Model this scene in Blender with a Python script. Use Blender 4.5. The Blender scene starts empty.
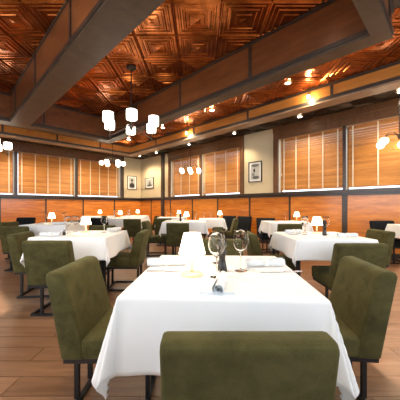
import bpy, bmesh, math, random
from mathutils import Vector, Matrix
random.seed(7)
S = bpy.context.scene
COL = S.collection
PI = math.pi
R2 = math.sqrt(2)
H = 1.07                      # eye height

# ------------------------------------------------------------------ camera, world, lights
cam_d = bpy.data.cameras.new('camera')
cam_d.sensor_width = 36.0
cam_d.lens = 257.0 / 400.0 * 36.0
cam_d.shift_y = 6.0 / 400.0
cam_d.clip_start = 0.05
cam = bpy.data.objects.new('camera', cam_d)
COL.objects.link(cam)
cam.location = (0, 0, H)
cam.rotation_euler = (PI / 2, 0, 0)
S.camera = cam

S.view_settings.view_transform = 'Standard'
S.view_settings.look = 'None'
S.view_settings.exposure = 0.72
S.view_settings.gamma = 1.0
S.view_settings.use_curve_mapping = False

w = bpy.data.worlds.new('World')
S.world = w
w.use_nodes = True
bg = w.node_tree.nodes['Background']
bg.inputs[0].default_value = (0.80, 0.90, 1.0, 1)
bg.inputs[1].default_value = 2.2


def uv2w(u, v, z=0.0):
    """room coordinates (u towards the left wall, v towards the right wall) to world"""
    return Vector(((v - u) / R2, (u + v) / R2, z))


def area(name, u, v, z, sx, sy, power, col, direction):
    d = bpy.data.lights.new(name, 'AREA')
    d.shape = 'RECTANGLE'
    d.size = sx
    d.size_y = sy
    d.energy = power
    d.color = col
    o = bpy.data.objects.new(name, d)
    COL.objects.link(o)
    o.location = uv2w(u, v, z)
    o.rotation_euler = Vector(direction).to_track_quat('-Z', 'Z').to_euler()
    return o


# daylight entering by the two big windows behind the camera
area('daylight_rear_left', 2.4, -2.48, 1.75, 5.6, 1.7, 44, (0.96, 0.98, 1.0), (1, 1, -0.05))
area('daylight_rear_right', -2.48, 2.2, 1.75, 5.6, 1.7, 37, (0.96, 0.98, 1.0), (-1, 1, -0.05))


sd = bpy.data.lights.new('sun', 'SUN')
sd.energy = 7.0
sd.angle = math.radians(0.6)
sd.color = (1.0, 0.93, 0.84)
so = bpy.data.objects.new('sun', sd)
COL.objects.link(so)
so.rotation_euler = (uv2w(0.75, 0.66) + Vector((0, 0, -0.58))).to_track_quat('-Z', 'Y').to_euler()


def spot(name, loc, power, col=(1.0, 0.80, 0.55), angle=95, blend=0.7, radius=0.05, target=None):
    d = bpy.data.lights.new(name, 'SPOT')
    d.energy = power
    d.color = col
    d.spot_size = math.radians(angle)
    d.spot_blend = blend
    d.shadow_soft_size = radius
    o = bpy.data.objects.new(name, d)
    COL.objects.link(o)
    o.location = loc
    if target is not None:
        o.rotation_euler = (Vector(target) - Vector(loc)).to_track_quat('-Z', 'Y').to_euler()
    return o


# ------------------------------------------------------------------ materials
MATS = {}


def new_mat(name):
    m = bpy.data.materials.new(name)
    m.use_nodes = True
    nt = m.node_tree
    return m, nt, nt.nodes['Principled BSDF']


def ramp(nt, stops):
    r = nt.nodes.new('ShaderNodeValToRGB')
    el = r.color_ramp.elements
    while len(el) < len(stops):
        el.new(0.5)
    for e, (p, c) in zip(el, stops):
        e.position = p
        e.color = (*c, 1)
    return r


def coords(nt, scale=(1, 1, 1), rot=(0, 0, 0), kind='Object'):
    t = nt.nodes.new('ShaderNodeTexCoord')
    mp = nt.nodes.new('ShaderNodeMapping')
    mp.inputs['Scale'].default_value = scale
    mp.inputs['Rotation'].default_value = rot
    nt.links.new(t.outputs[kind], mp.inputs['Vector'])
    return mp


def noise(nt, vec, scale, detail=4, rough=0.55, dist=0.0):
    n = nt.nodes.new('ShaderNodeTexNoise')
    n.inputs['Scale'].default_value = scale
    n.inputs['Detail'].default_value = detail
    n.inputs['Roughness'].default_value = rough
    n.inputs['Distortion'].default_value = dist
    nt.links.new(vec.outputs[0], n.inputs['Vector'])
    return n


def bump(nt, b, src, strength, dist=0.01):
    bn = nt.nodes.new('ShaderNodeBump')
    bn.inputs['Strength'].default_value = strength
    bn.inputs['Distance'].default_value = dist
    nt.links.new(src, bn.inputs['Height'])
    nt.links.new(bn.outputs['Normal'], b.inputs['Normal'])


def simple(name, col, rough=0.5, metal=0.0, spec=0.5, var=0.12, nscale=6, emit=None, estr=0.0):
    m, nt, b = new_mat(name)
    c = coords(nt)
    n = noise(nt, c, nscale)
    lo = tuple(max(0, x * (1 - var)) for x in col)
    hi = tuple(min(1, x * (1 + var)) for x in col)
    r = ramp(nt, [(0.3, lo), (0.7, hi)])
    nt.links.new(n.outputs['Fac'], r.inputs['Fac'])
    nt.links.new(r.outputs['Color'], b.inputs['Base Color'])
    b.inputs['Roughness'].default_value = rough
    b.inputs['Metallic'].default_value = metal
    b.inputs['Specular IOR Level'].default_value = spec
    if emit:
        b.inputs['Emission Color'].default_value = (*emit, 1)
        b.inputs['Emission Strength'].default_value = estr
    MATS[name] = m
    return m


def wood(name, c_lo, c_hi, scale=(1, 14, 14), nscale=3.0, rough=0.3, per_object=0.0, coat=0.0, kind='Object', rot=(0, 0, 0)):
    m, nt, b = new_mat(name)
    c = coords(nt, scale, rot, kind)
    vec = c
    if per_object:
        oi = nt.nodes.new('ShaderNodeObjectInfo')
        ad = nt.nodes.new('ShaderNodeVectorMath')
        ad.operation = 'MULTIPLY_ADD'
        nt.links.new(oi.outputs['Random'], ad.inputs[0])
        ad.inputs[1].default_value = (37.0, 91.0, 53.0)
        nt.links.new(c.outputs[0], ad.inputs[2])
        vec = ad
    n = noise(nt, vec, nscale, 6, 0.6, 0.6)
    n2 = noise(nt, vec, nscale * 0.35, 3, 0.5, 0.2)
    mx = nt.nodes.new('ShaderNodeMath')
    mx.operation = 'MULTIPLY_ADD'
    nt.links.new(n.outputs['Fac'], mx.inputs[0])
    mx.inputs[1].default_value = 0.6
    s2 = nt.nodes.new('ShaderNodeMath')
    s2.operation = 'MULTIPLY'
    nt.links.new(n2.outputs['Fac'], s2.inputs[0])
    s2.inputs[1].default_value = 0.4
    nt.links.new(s2.outputs[0], mx.inputs[2])
    fac = mx.outputs[0]
    if per_object:
        a = nt.nodes.new('ShaderNodeMath')
        a.operation = 'MULTIPLY_ADD'
        nt.links.new(oi.outputs['Random'], a.inputs[0])
        a.inputs[1].default_value = per_object
        nt.links.new(fac, a.inputs[2])
        s = nt.nodes.new('ShaderNodeMath')
        s.operation = 'SUBTRACT'
        nt.links.new(a.outputs[0], s.inputs[0])
        s.inputs[1].default_value = per_object / 2
        fac = s.outputs[0]
    r = ramp(nt, [(0.30, c_lo), (0.70, c_hi)])
    nt.links.new(fac, r.inputs['Fac'])
    nt.links.new(r.outputs['Color'], b.inputs['Base Color'])
    b.inputs['Roughness'].default_value = rough
    b.inputs['Coat Weight'].default_value = coat
    b.inputs['Coat Roughness'].default_value = 0.12
    bump(nt, b, n.outputs['Fac'], 0.12, 0.004)
    MATS[name] = m
    return m


# shell
simple('plaster', (0.60, 0.50, 0.33), 0.75, var=0.03, nscale=2)
simple('ceiling_paint', (0.035, 0.022, 0.014), 0.5)
wood('wainscot_wood', (0.44, 0.105, 0.010), (0.85, 0.31, 0.042), scale=(10, 1.0, 9), nscale=2.6, rough=0.28, per_object=0.16, coat=0.4)
wood('window_wood', (0.085, 0.035, 0.014), (0.19, 0.085, 0.036), scale=(6, 6, 2), nscale=4, rough=0.35)
wood('rail_wood', (0.032, 0.022, 0.018), (0.075, 0.050, 0.038), scale=(8, 1, 8), nscale=4, rough=0.28)
wood('beam_panel', (0.105, 0.034, 0.011), (0.24, 0.083, 0.028), scale=(3, 0.9, 5), nscale=2.5, rough=0.34, per_object=0.12)
wood('beam_panel_gold', (0.36, 0.13, 0.025), (0.60, 0.25, 0.055), scale=(3, 0.9, 5), nscale=2.5, rough=0.34, per_object=0.12)
wood('beam_dark', (0.030, 0.022, 0.018), (0.055, 0.040, 0.032), scale=(6, 6, 6), nscale=3, rough=0.4)
wood('beam_under', (0.045, 0.029, 0.018), (0.092, 0.062, 0.040), scale=(3, 3, 3), nscale=3, rough=0.5)
wood('floor_plank', (0.125, 0.060, 0.030), (0.26, 0.142, 0.080), scale=(1.3, 14, 14), nscale=2.6, rough=0.33, per_object=0.16)
wood('beam_under_lit', (0.20, 0.12, 0.07), (0.34, 0.22, 0.14), scale=(3, 3, 3), nscale=3, rough=0.45)  # beam underside lightened to tan, warm reflected light put into the colour
simple('floor_joint', (0.05, 0.028, 0.018), 0.8)
wood('blind_slat', (0.42, 0.165, 0.034), (0.66, 0.30, 0.072), scale=(14, 1.5, 14), nscale=2.5, rough=0.6, per_object=0.25)
simple('blind_tape', (0.80, 0.70, 0.50), 0.8, var=0.04)
simple('blind_rail', (0.42, 0.17, 0.055), 0.4)


def tin(name, lo, hi, rough):
    m, nt, b = new_mat(name)
    c = coords(nt, (1, 1, 1))
    oi = nt.nodes.new('ShaderNodeObjectInfo')
    ad = nt.nodes.new('ShaderNodeVectorMath')
    ad.operation = 'MULTIPLY_ADD'
    nt.links.new(oi.outputs['Random'], ad.inputs[0])
    ad.inputs[1].default_value = (13.0, 29.0, 7.0)
    nt.links.new(c.outputs[0], ad.inputs[2])
    n = noise(nt, ad, 4.5, 4, 0.6, 0.4)
    r = ramp(nt, [(0.3, lo), (0.7, hi)])
    nt.links.new(n.outputs['Fac'], r.inputs['Fac'])
    nt.links.new(r.outputs['Color'], b.inputs['Base Color'])
    b.inputs['Metallic'].default_value = 0.92
    b.inputs['Roughness'].default_value = rough
    bump(nt, b, n.outputs['Fac'], 0.12, 0.02)
    MATS[name] = m


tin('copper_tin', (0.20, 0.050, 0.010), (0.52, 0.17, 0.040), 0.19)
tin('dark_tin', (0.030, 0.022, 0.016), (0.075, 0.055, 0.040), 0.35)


def velvet(name, lo, hi, sheen, scol):
    m, nt, b = new_mat(name)
    c = coords(nt)
    n = noise(nt, c, 9, 5, 0.65, 0.3)
    nf = noise(nt, c, 240, 2, 0.5)
    r = ramp(nt, [(0.32, lo), (0.68, hi)])
    nt.links.new(n.outputs['Fac'], r.inputs['Fac'])
    nt.links.new(r.outputs['Color'], b.inputs['Base Color'])
    b.inputs['Roughness'].default_value = 0.85
    b.inputs['Specular IOR Level'].default_value = 0.15
    b.inputs['Sheen Weight'].default_value = sheen
    b.inputs['Sheen Roughness'].default_value = 0.4
    b.inputs['Sheen Tint'].default_value = (*scol, 1)
    bump(nt, b, nf.outputs['Fac'], 0.7, 0.003)
    MATS[name] = m


velvet('olive_velvet', (0.042, 0.038, 0.012), (0.090, 0.079, 0.028), 0.25, (0.55, 0.55, 0.30))
velvet('black_leather', (0.008, 0.009, 0.011), (0.016, 0.018, 0.021), 0.02, (0.3, 0.3, 0.35))
simple('black_metal', (0.012, 0.012, 0.013), 0.45, 0.3)
simple('cloth', (0.86, 0.86, 0.86), 0.85, var=0.02, spec=0.2)
simple('napkin', (0.72, 0.76, 0.80), 0.9, var=0.04, spec=0.2)
simple('white_paper', (0.86, 0.85, 0.83), 0.8, var=0.02)
simple('china', (0.85, 0.85, 0.84), 0.15, var=0.01)
simple('steel', (0.62, 0.62, 0.64), 0.22, 1.0, var=0.05)
simple('mill_black', (0.016, 0.013, 0.012), 0.25, var=0.2)
simple('lamp_white', (0.66, 0.48, 0.30), 0.4, var=0.02)
simple('table_wood', (0.10, 0.06, 0.035), 0.5)
simple('frame_black', (0.012, 0.011, 0.010), 0.4)
simple('photo_mat', (0.78, 0.78, 0.76), 0.7, var=0.02)
simple('shaker_dark', (0.03, 0.03, 0.035), 0.3)
simple('bronze', (0.060, 0.045, 0.035), 0.4, 0.7)


def glow(name, col, strength, base=(0.9, 0.88, 0.84)):
    simple(name, base, 0.6, var=0.01, emit=col, estr=strength)


glow('lamp_shade', (1.0, 0.82, 0.55), 4.5)
glow('chandelier_shade', (1.0, 0.90, 0.74), 4.0)
glow('globe_glow', (1.0, 0.88, 0.66), 9.0)
glow('downlight_lens', (1.0, 0.88, 0.66), 40.0)
glow('bulb_glow', (1.0, 0.80, 0.48), 45.0)

m, nt, b = new_mat('glass')
b.inputs['Base Color'].default_value = (1, 1, 1, 1)
b.inputs['Transmission Weight'].default_value = 1.0
b.inputs['Roughness'].default_value = 0.0
b.inputs['IOR'].default_value = 1.18
MATS['glass'] = m

m, nt, b = new_mat('window_glass')
b.inputs['Base Color'].default_value = (0.95, 0.98, 1, 1)
b.inputs['Transmission Weight'].default_value = 1.0
b.inputs['Roughness'].default_value = 0.02
b.inputs['IOR'].default_value = 1.02
MATS['window_glass'] = m


def print_mat(name, blobs, bgc=(0.55, 0.55, 0.53)):
    """flat black and white photograph: soft dark ellipses on a grey ground (object x, z)"""
    m, nt, b = new_mat(name)
    t = nt.nodes.new('ShaderNodeTexCoord')
    c = coords(nt, (1, 1, 1))
    n = noise(nt, c, 22, 4, 0.6)
    fac = None
    for (cx, cz, rx, rz, wgt) in blobs:
        mp = nt.nodes.new('ShaderNodeMapping')
        mp.inputs['Location'].default_value = (-cx / rx, 0, -cz / rz)
        mp.inputs['Scale'].default_value = (1 / rx, 0.0, 1 / rz)
        nt.links.new(t.outputs['Object'], mp.inputs['Vector'])
        ln = nt.nodes.new('ShaderNodeVectorMath')
        ln.operation = 'LENGTH'
        nt.links.new(mp.outputs[0], ln.inputs[0])
        mr = nt.nodes.new('ShaderNodeMapRange')
        mr.inputs['From Min'].default_value = 0.8
        mr.inputs['From Max'].default_value = 1.1
        mr.inputs['To Min'].default_value = wgt
        mr.inputs['To Max'].default_value = 0.0
        nt.links.new(ln.outputs['Value'], mr.inputs['Value'])
        if fac is None:
            fac = mr.outputs[0]
        else:
            mx = nt.nodes.new('ShaderNodeMath')
            mx.operation = 'MAXIMUM'
            nt.links.new(fac, mx.inputs[0])
            nt.links.new(mr.outputs[0], mx.inputs[1])
            fac = mx.outputs[0]
    ad = nt.nodes.new('ShaderNodeMath')
    ad.operation = 'MULTIPLY_ADD'
    nt.links.new(n.outputs['Fac'], ad.inputs[0])
    ad.inputs[1].default_value = 0.45
    nt.links.new(fac, ad.inputs[2])
    r = ramp(nt, [(0.1, bgc), (0.95, (0.02, 0.02, 0.02))])
    nt.links.new(ad.outputs[0], r.inputs['Fac'])
    nt.links.new(r.outputs['Color'], b.inputs['Base Color'])
    b.inputs['Roughness'].default_value = 0.35
    MATS[name] = m


print_mat('print_portrait', [(0, -0.13, 0.13, 0.13, 0.9), (0, 0.07, 0.055, 0.075, 0.45), (0, 0.12, 0.06, 0.045, 0.85)])
print_mat('print_building', [(0.02, -0.02, 0.10, 0.07, 0.55), (0.02, -0.1, 0.2, 0.04, 0.8), (0.03, 0.06, 0.04, 0.05, 0.6)])
print_mat('print_street', [(-0.03, 0.04, 0.035, 0.06, 0.95), (0, 0.19, 0.13, 0.05, 0.55), (0.02, -0.17, 0.12, 0.05, 0.6), (-0.06, -0.08, 0.05, 0.06, 0.45)])


# ------------------------------------------------------------------ mesh helpers
class MB:
    def __init__(self):
        self.v = []
        self.f = []

    def quadbox(self, p):
        b = len(self.v)
        self.v += [tuple(q) for q in p]
        for f in ((0, 3, 2, 1), (4, 5, 6, 7), (0, 1, 5, 4), (1, 2, 6, 5), (2, 3, 7, 6), (3, 0, 4, 7)):
            self.f.append(tuple(b + i for i in f))

    def box(self, x0, x1, y0, y1, z0, z1):
        self.quadbox([(x0, y0, z0), (x1, y0, z0), (x1, y1, z0), (x0, y1, z0),
                      (x0, y0, z1), (x1, y0, z1), (x1, y1, z1), (x0, y1, z1)])
        return self

    def lathe(self, prof, n=24, c=(0, 0, 0), closed=False):
        b = len(self.v)
        for (r, z) in prof:
            for i in range(n):
                a = 2 * PI * i / n
                self.v.append((c[0] + r * math.cos(a), c[1] + r * math.sin(a), c[2] + z))
        m = len(prof)
        for j in range(m - 1 + (1 if closed else 0)):
            j2 = (j + 1) % m
            for i in range(n):
                i2 = (i + 1) % n
                self.f.append((b + j * n + i, b + j * n + i2, b + j2 * n + i2, b + j2 * n + i))
        if not closed:
            self.f.append(tuple(b + i for i in reversed(range(n))))
            self.f.append(tuple(b + (m - 1) * n + i for i in range(n)))
        return self

    def tube(self, pts, r, n=8):
        b = len(self.v)
        pts = [Vector(p) for p in pts]
        up = Vector((0, 0, 1))
        for k, p in enumerate(pts):
            t = (pts[min(k + 1, len(pts) - 1)] - pts[max(k - 1, 0)]).normalized()
            a = t.cross(up if abs(t.z) < 0.95 else Vector((1, 0, 0))).normalized()
            c = t.cross(a).normalized()
            for i in range(n):
                an = 2 * PI * i / n
                self.v.append(tuple(p + a * (r * math.cos(an)) + c * (r * math.sin(an))))
        for k in range(len(pts) - 1):
            for i in range(n):
                i2 = (i + 1) % n
                self.f.append((b + k * n + i, b + k * n + i2, b + (k + 1) * n + i2, b + (k + 1) * n + i))
        self.f.append(tuple(b + i for i in reversed(range(n))))
        self.f.append(tuple(b + (len(pts) - 1) * n + i for i in range(n)))
        return self

    def prism_x(self, prof, x0, x1):
        """profile of (y, z) extruded along x"""
        b = len(self.v)
        n = len(prof)
        self.v += [(x0, y, z) for y, z in prof] + [(x1, y, z) for y, z in prof]
        for i in range(n):
            j = (i + 1) % n
            self.f.append((b + i, b + j, b + n + j, b + n + i))
        self.f.append(tuple(b + i for i in reversed(range(n))))
        self.f.append(tuple(b + n + i for i in range(n)))
        return self

    def mesh(self, name, mat, smooth=False, bevel=0.0, seg=2):
        me = bpy.data.meshes.new(name)
        me.from_pydata(self.v, [], self.f)
        bm = bmesh.new()
        bm.from_mesh(me)
        bmesh.ops.recalc_face_normals(bm, faces=bm.faces)
        if bevel:
            ed = [e for e in bm.edges if len(e.link_faces) == 2 and e.calc_face_angle(0) > 0.6]
            bmesh.ops.bevel(bm, geom=ed, offset=bevel, segments=seg, profile=0.5, affect='EDGES', clamp_overlap=True)
        bm.to_mesh(me)
        bm.free()
        me.materials.append(MATS[mat])
        if smooth:
            for p in me.polygons:
                p.use_smooth = True
        me.update()
        return me

    def build(self, name, mat, parent=None, smooth=False, bevel=0.0, seg=2, loc=(0, 0, 0), rot=(0, 0, 0)):
        return link(name, self.mesh(name, mat, smooth, bevel, seg), parent, loc, rot)


def link(name, me, parent=None, loc=(0, 0, 0), rot=(0, 0, 0)):
    o = bpy.data.objects.new(name, me)
    COL.objects.link(o)
    o.location = loc
    o.rotation_euler = rot
    if parent is not None:
        o.parent = parent
    return o


def tag(o, label, cat, group=None):
    o['label'] = label
    o['category'] = cat
    if group:
        o['group'] = group
    return o


def thing(name, label, cat, loc=(0, 0, 0), rz=0.0, group=None):
    o = link(name, None, None, loc, (0, 0, rz))
    return tag(o, label, cat, group)


def struct(o, label=None, cat=None):
    o['kind'] = 'structure'
    if label:
        o['label'] = label
    if cat:
        o['category'] = cat
    return o


def copy_tree(src, parent=None):
    c = src.copy()
    COL.objects.link(c)
    c.parent = parent
    for ch in list(src.children):
        copy_tree(ch, c)
    return c


def proto_copy(proto, name, label, cat, loc, rz=0.0, group=None):
    """first use moves the prototype itself, then copies of it and its parts"""
    if not proto.get('used'):
        proto['used'] = 1
        o = proto
    else:
        o = copy_tree(proto)
        for k in ('label', 'category', 'group'):
            if k in o:
                del o[k]
    o.location = loc
    o.rotation_euler = (0, 0, rz)
    o.name = name
    return tag(o, label, cat, group)


ROT45 = (0, 0, PI / 4)      # local x = v, local y = u

# ------------------------------------------------------------------ room shell
VW, UW = 6.53, 10.45        # right wall and left wall planes
VR, UR = -2.5, -2.5         # walls behind the camera
ZC, ZL = 3.55, 3.24         # high coffers, low ceiling
ZB = 2.925                  # underside of beams
ZS, ZH = 1.44, 2.90         # window sill and head
T = 0.22

# ---- floor with planks running across the view
floor = struct(MB().box(VR, VW, UR, UW, -0.12, -0.012).build('floor', 'floor_joint', rot=ROT45),
               'brown wood plank floor laid diagonally across the dining room', 'floor')


def clip_poly(poly):
    """clip a world XY polygon to the room rectangle"""
    def clip(p, fn):
        out = []
        for i in range(len(p)):
            a, b2 = p[i], p[(i + 1) % len(p)]
            da, db = fn(a), fn(b2)
            if da >= 0:
                out.append(a)
            if (da >= 0) != (db >= 0):
                t = da / (da - db)
                out.append((a[0] + t * (b2[0] - a[0]), a[1] + t * (b2[1] - a[1])))
        return out
    fu = lambda p: (p[1] - p[0]) / R2
    fv = lambda p: (p[1] + p[0]) / R2
    for fn in (lambda p: fu(p) - UR, lambda p: UW - fu(p), lambda p: fv(p) - VR, lambda p: VW - fv(p)):
        poly = clip(poly, fn)
        if len(poly) < 3:
            return []
    return poly


PW, PL, GAP = 0.165, 1.30, 0.0022
far = MB()
plank_me = MB().box(-PL / 2 + GAP, PL / 2 - GAP, -PW / 2 + GAP, PW / 2 - GAP, -0.011, 0.0).mesh('plank', 'floor_plank')
row = 0
y = -4.0
while y < 12.2:
    off = (row * 0.47) % 1.0 * PL + random.uniform(-0.1, 0.1)
    x = -9.5 + off
    while x < 7.5:
        poly = clip_poly([(x + GAP, y + GAP), (x + PL - GAP, y + GAP), (x + PL - GAP, y + PW - GAP), (x + GAP, y + PW - GAP)])
        if len(poly) >= 3:
            cx, cy = x + PL / 2, y + PW / 2
            if 1.25 < cy < 6.2 and abs(cx) < 0.80 * cy + 0.75:
                full = len(poly) == 4 and all(abs(q[0] - cx) > PL / 2 - 0.01 for q in poly)
                if full:
                    c45 = Vector(((cx + cy) / R2, (cy - cx) / R2, 0))
                    link('plank', plank_me, floor, c45, (0, 0, -PI / 4))
                else:
                    full = False
            else:
                full = False
            if not full:
                n = len(poly)
                b0 = len(far.v)
                far.v += [((p[0] + p[1]) / R2, (p[1] - p[0]) / R2, 0.0) for p in poly]
                far.v += [((p[0] + p[1]) / R2, (p[1] - p[0]) / R2, -0.011) for p in poly]
                far.f.append(tuple(b0 + i for i in range(n)))
                for i in range(n):
                    j = (i + 1) % n
                    far.f.append((b0 + j, b0 + i, b0 + n + i, b0 + n + j))
        x += PL
    y += PW
    row += 1
fo = far.build('plank_field', 'floor_plank', floor)
fo['kind'] = 'stuff'
# give the joined planks the same direction of grain
m2 = wood('floor_plank_far', (0.125, 0.060, 0.030), (0.26, 0.142, 0.080), scale=(1.3, 14, 14), nscale=2.6, rough=0.38, rot=(0, 0, PI / 4))
fo.data.materials[0] = m2

# ---- walls
def wall_boxes(horizontal_spans, lo, hi, make):
    """solid below sill, above head, and piers between openings"""
    make(lo, hi, 0, ZS)
    make(lo, hi, ZH, ZL + 0.4)
    edges = [lo]
    for a, b2 in sorted(horizontal_spans):
        edges += [a, b2]
    edges.append(hi)
    for i in range(0, len(edges), 2):
        if edges[i + 1] - edges[i] > 1e-4:
            make(edges[i], edges[i + 1], ZS, ZH)


RIGHT_WIN = [(0.10, 1.80), (1.84, 3.46), (4.74, 6.44), (6.50, 8.20)]
LEFT_WIN = [(-0.24, 1.68), (1.76, 3.61), (3.69, 5.48)]

mb = MB()
wall_boxes(RIGHT_WIN, UR - T, UW + T, lambda a, b2, z0, z1: mb.box(VW, VW + T, a, b2, z0, z1))
wall_right = struct(mb.build('wall_right', 'plaster', rot=ROT45), 'cream wall with orange wood wainscot, three pictures and four blinds', 'wall')
mb = MB()
wall_boxes(LEFT_WIN, VR - T, VW, lambda a, b2, z0, z1: mb.box(a, b2, UW, UW + T, z0, z1))
wall_left = struct(mb.build('wall_left', 'plaster', rot=ROT45), 'far left wall with orange wainscot below three wide blinds', 'wall')
# walls behind the camera with one wide window each
mb = MB()
for a, b2, z0, z1 in ((UR - T, UR, 0, 3.64), (UR, -1.2, 0, 0.85), (UR, -1.2, 2.57, 3.64), (-1.2, -0.41, 0, 3.64),
                      (5.3, UW + T, 0, 3.64), (-0.41, 5.3, 0, 0.85), (-0.41, 5.3, 2.83, 3.64)):
    mb.box(VR - T, VR, a, b2, z0, z1)
struct(mb.build('wall_rear_left', 'plaster', rot=ROT45), 'cream wall with two window openings behind the camera on the left', 'wall')
mb = MB()
for a, b2, z0, z1 in ((VR, -0.7, 0, 3.64), (5.1, VW, 0, 3.64), (-0.7, 5.1, 0, 0.85), (-0.7, 5.1, 2.65, 3.64)):
    mb.box(a, b2, UR - T, UR, z0, z1)
struct(mb.build('wall_rear_right', 'plaster', rot=ROT45), 'cream wall with a wide window behind the camera on the right', 'wall')

# wainscot panels, battens and rails
RB = [10.45, 9.55, 8.20, 6.90, 5.67, 4.40, 3.14, 1.82, 0.55, -0.75, -2.0]
for a, b2 in zip(RB[1:], RB[:-1]):
    MB().box(-0.018, 0.0, -(b2 - a) / 2 + 0.002, (b2 - a) / 2 - 0.002, 0.10, 1.31).build('wainscot_panel', 'wainscot_wood', wall_right, loc=(VW, (a + b2) / 2, 0))
for q in RB[1:-1]:
    wd = 0.055 if abs(q - 1.82) < 0.01 else 0.024
    MB().box(-0.034, 0.0, -wd, wd, 0.10, 1.32).build('batten', 'rail_wood', wall_right, loc=(VW, q, 0))
MB().box(-0.055, 0.0, UR, UW, 1.315, 1.385).box(-0.085, 0.0, UR, UW, 1.385, 1.438).build('chair_rail', 'rail_wood', wall_right, loc=(VW, 0, 0))
LB = [-1.31, 0.0, 1.30, 2.61, 3.91, 5.22, 6.53]
for a, b2 in zip(LB[:-1], LB[1:]):
    MB().box(-0.0, 0.018, -(b2 - a) / 2 + 0.002, (b2 - a) / 2 - 0.002, 0.10, 1.31).build(
        'wainscot_panel', 'wainscot_wood', wall_left, loc=((a + b2) / 2, UW, 0), rot=(0, 0, -PI / 2))
for q in LB[1:-1]:
    MB().box(-0.024, 0.024, -0.034, 0.0, 0.10, 1.32).build('batten', 'rail_wood', wall_left, loc=(q, UW, 0))
MB().box(VR, VW, -0.055, 0.0, 1.315, 1.385).box(VR, VW, -0.085, 0.0, 1.385, 1.438).build('chair_rail', 'rail_wood', wall_left, loc=(0, UW, 0))
struct(MB().box(VW - 0.03, VW, UR, UW, 0, 0.10).build('baseboard_right', 'rail_wood', rot=ROT45), 'dark wood baseboard along the right wall', 'baseboard')
struct(MB().box(VR, VW - 0.03, UW - 0.03, UW, 0, 0.10).build('baseboard_left', 'rail_wood', rot=ROT45), 'dark wood baseboard along the left wall', 'baseboard')

# dark posts and wood surrounds
def trim(idx, mbx, mat, label):
    struct(mbx.build('trim_%d' % idx, mat, rot=ROT45), label, 'trim')


trim(1, MB().box(VW - 0.10, VW, 8.60, 8.74, 0.0, ZL), 'rail_wood', 'dark square post on the right wall beside the landscape picture')
trim(2, MB().box(VW - 0.05, VW, 4.62, 8.32, ZH, ZL).box(VW - 0.085, VW, 4.62, 8.32, 3.08, ZL), 'window_wood', 'brown wood head board over the far pair of right wall windows')
trim(3, MB().box(VW - 0.05, VW, -0.1, 3.60, ZH, ZL).box(VW - 0.085, VW, -0.1, 3.60, 3.08, ZL), 'window_wood', 'brown wood head board over the near pair of right wall windows')
trim(4, MB().box(-0.35, 5.60, UW - 0.05, UW, ZH, ZL), 'window_wood', 'brown wood head board over the left wall windows')
trim(5, MB().box(5.50, 5.64, UW - 0.08, UW, 1.44, ZL), 'rail_wood', 'dark post at the right end of the left wall blinds')
trim(6, MB().box(VW - 0.06, VW, 3.46, 3.60, ZS, ZH), 'window_wood', 'wood jamb beside the cream wall strip with a picture, near blinds')
trim(7, MB().box(VW - 0.06, VW, 4.61, 4.74, ZS, ZH), 'window_wood', 'wood jamb beside the cream wall strip with a picture, far blinds')
trim(8, MB().box(VW - 0.06, VW, 8.20, 8.32, ZS, ZH), 'window_wood', 'wood jamb between the far blinds and the dark post')


trim(9, MB().box(VW - 0.06, VW, 1.785, 1.855, ZS, ZH), 'rail_wood', 'dark post between the two near blinds of the right wall')
trim(10, MB().box(VW - 0.05, VW, 6.43, 6.51, ZS, ZH), 'window_wood', 'wood post between the two far blinds of the right wall')
trim(11, MB().box(1.67, 1.77, UW - 0.05, UW, ZS, ZH), 'rail_wood', 'dark post between the leftmost and the middle left wall blind')
trim(12, MB().box(3.60, 3.70, UW - 0.05, UW, ZS, ZH), 'rail_wood', 'dark post between the middle and the right left wall blind')


def window(idx, side, a, b2, label):
    wdw = struct(link('window_%d' % idx, None, None, (0, 0, 0), ROT45), label, 'window')
    fr = MB()
    for (p, q, z0, z1) in ((a, b2, ZS, ZS + 0.02), (a, b2, ZH - 0.04, ZH), (a, a + 0.022, ZS, ZH), (b2 - 0.022, b2, ZS, ZH)):
        if side == 'R':
            fr.box(VW + 0.12, VW + 0.17, p, q, z0, z1)
        else:
            fr.box(p, q, UW + 0.12, UW + 0.17, z0, z1)
    fr.build('window_frame', 'window_wood', wdw)
    g = MB()
    if side == 'R':
        g.box(VW + 0.14, VW + 0.146, a + 0.03, b2 - 0.03, ZS + 0.03, ZH - 0.03)
    else:
        g.box(a + 0.03, b2 - 0.03, UW + 0.14, UW + 0.146, ZS + 0.03, ZH - 0.03)
    g.build('pane', 'window_glass', wdw)


WL = ['window behind the nearest blind at the right edge', 'window behind the blind with the pull cord, right of the picture',
      'window behind the blind just left of the street picture', 'window behind the far right wall blind next to the dark post']
for i, (a, b2) in enumerate(RIGHT_WIN):
    window(i + 1, 'R', a, b2, WL[i])
WL2 = ['window behind the leftmost blind cut by the frame', 'window behind the middle left wall blind', 'window behind the left wall blind nearest the corner']
for i, (a, b2) in enumerate(LEFT_WIN):
    window(i + 5, 'L', a, b2, WL2[i])


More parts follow.
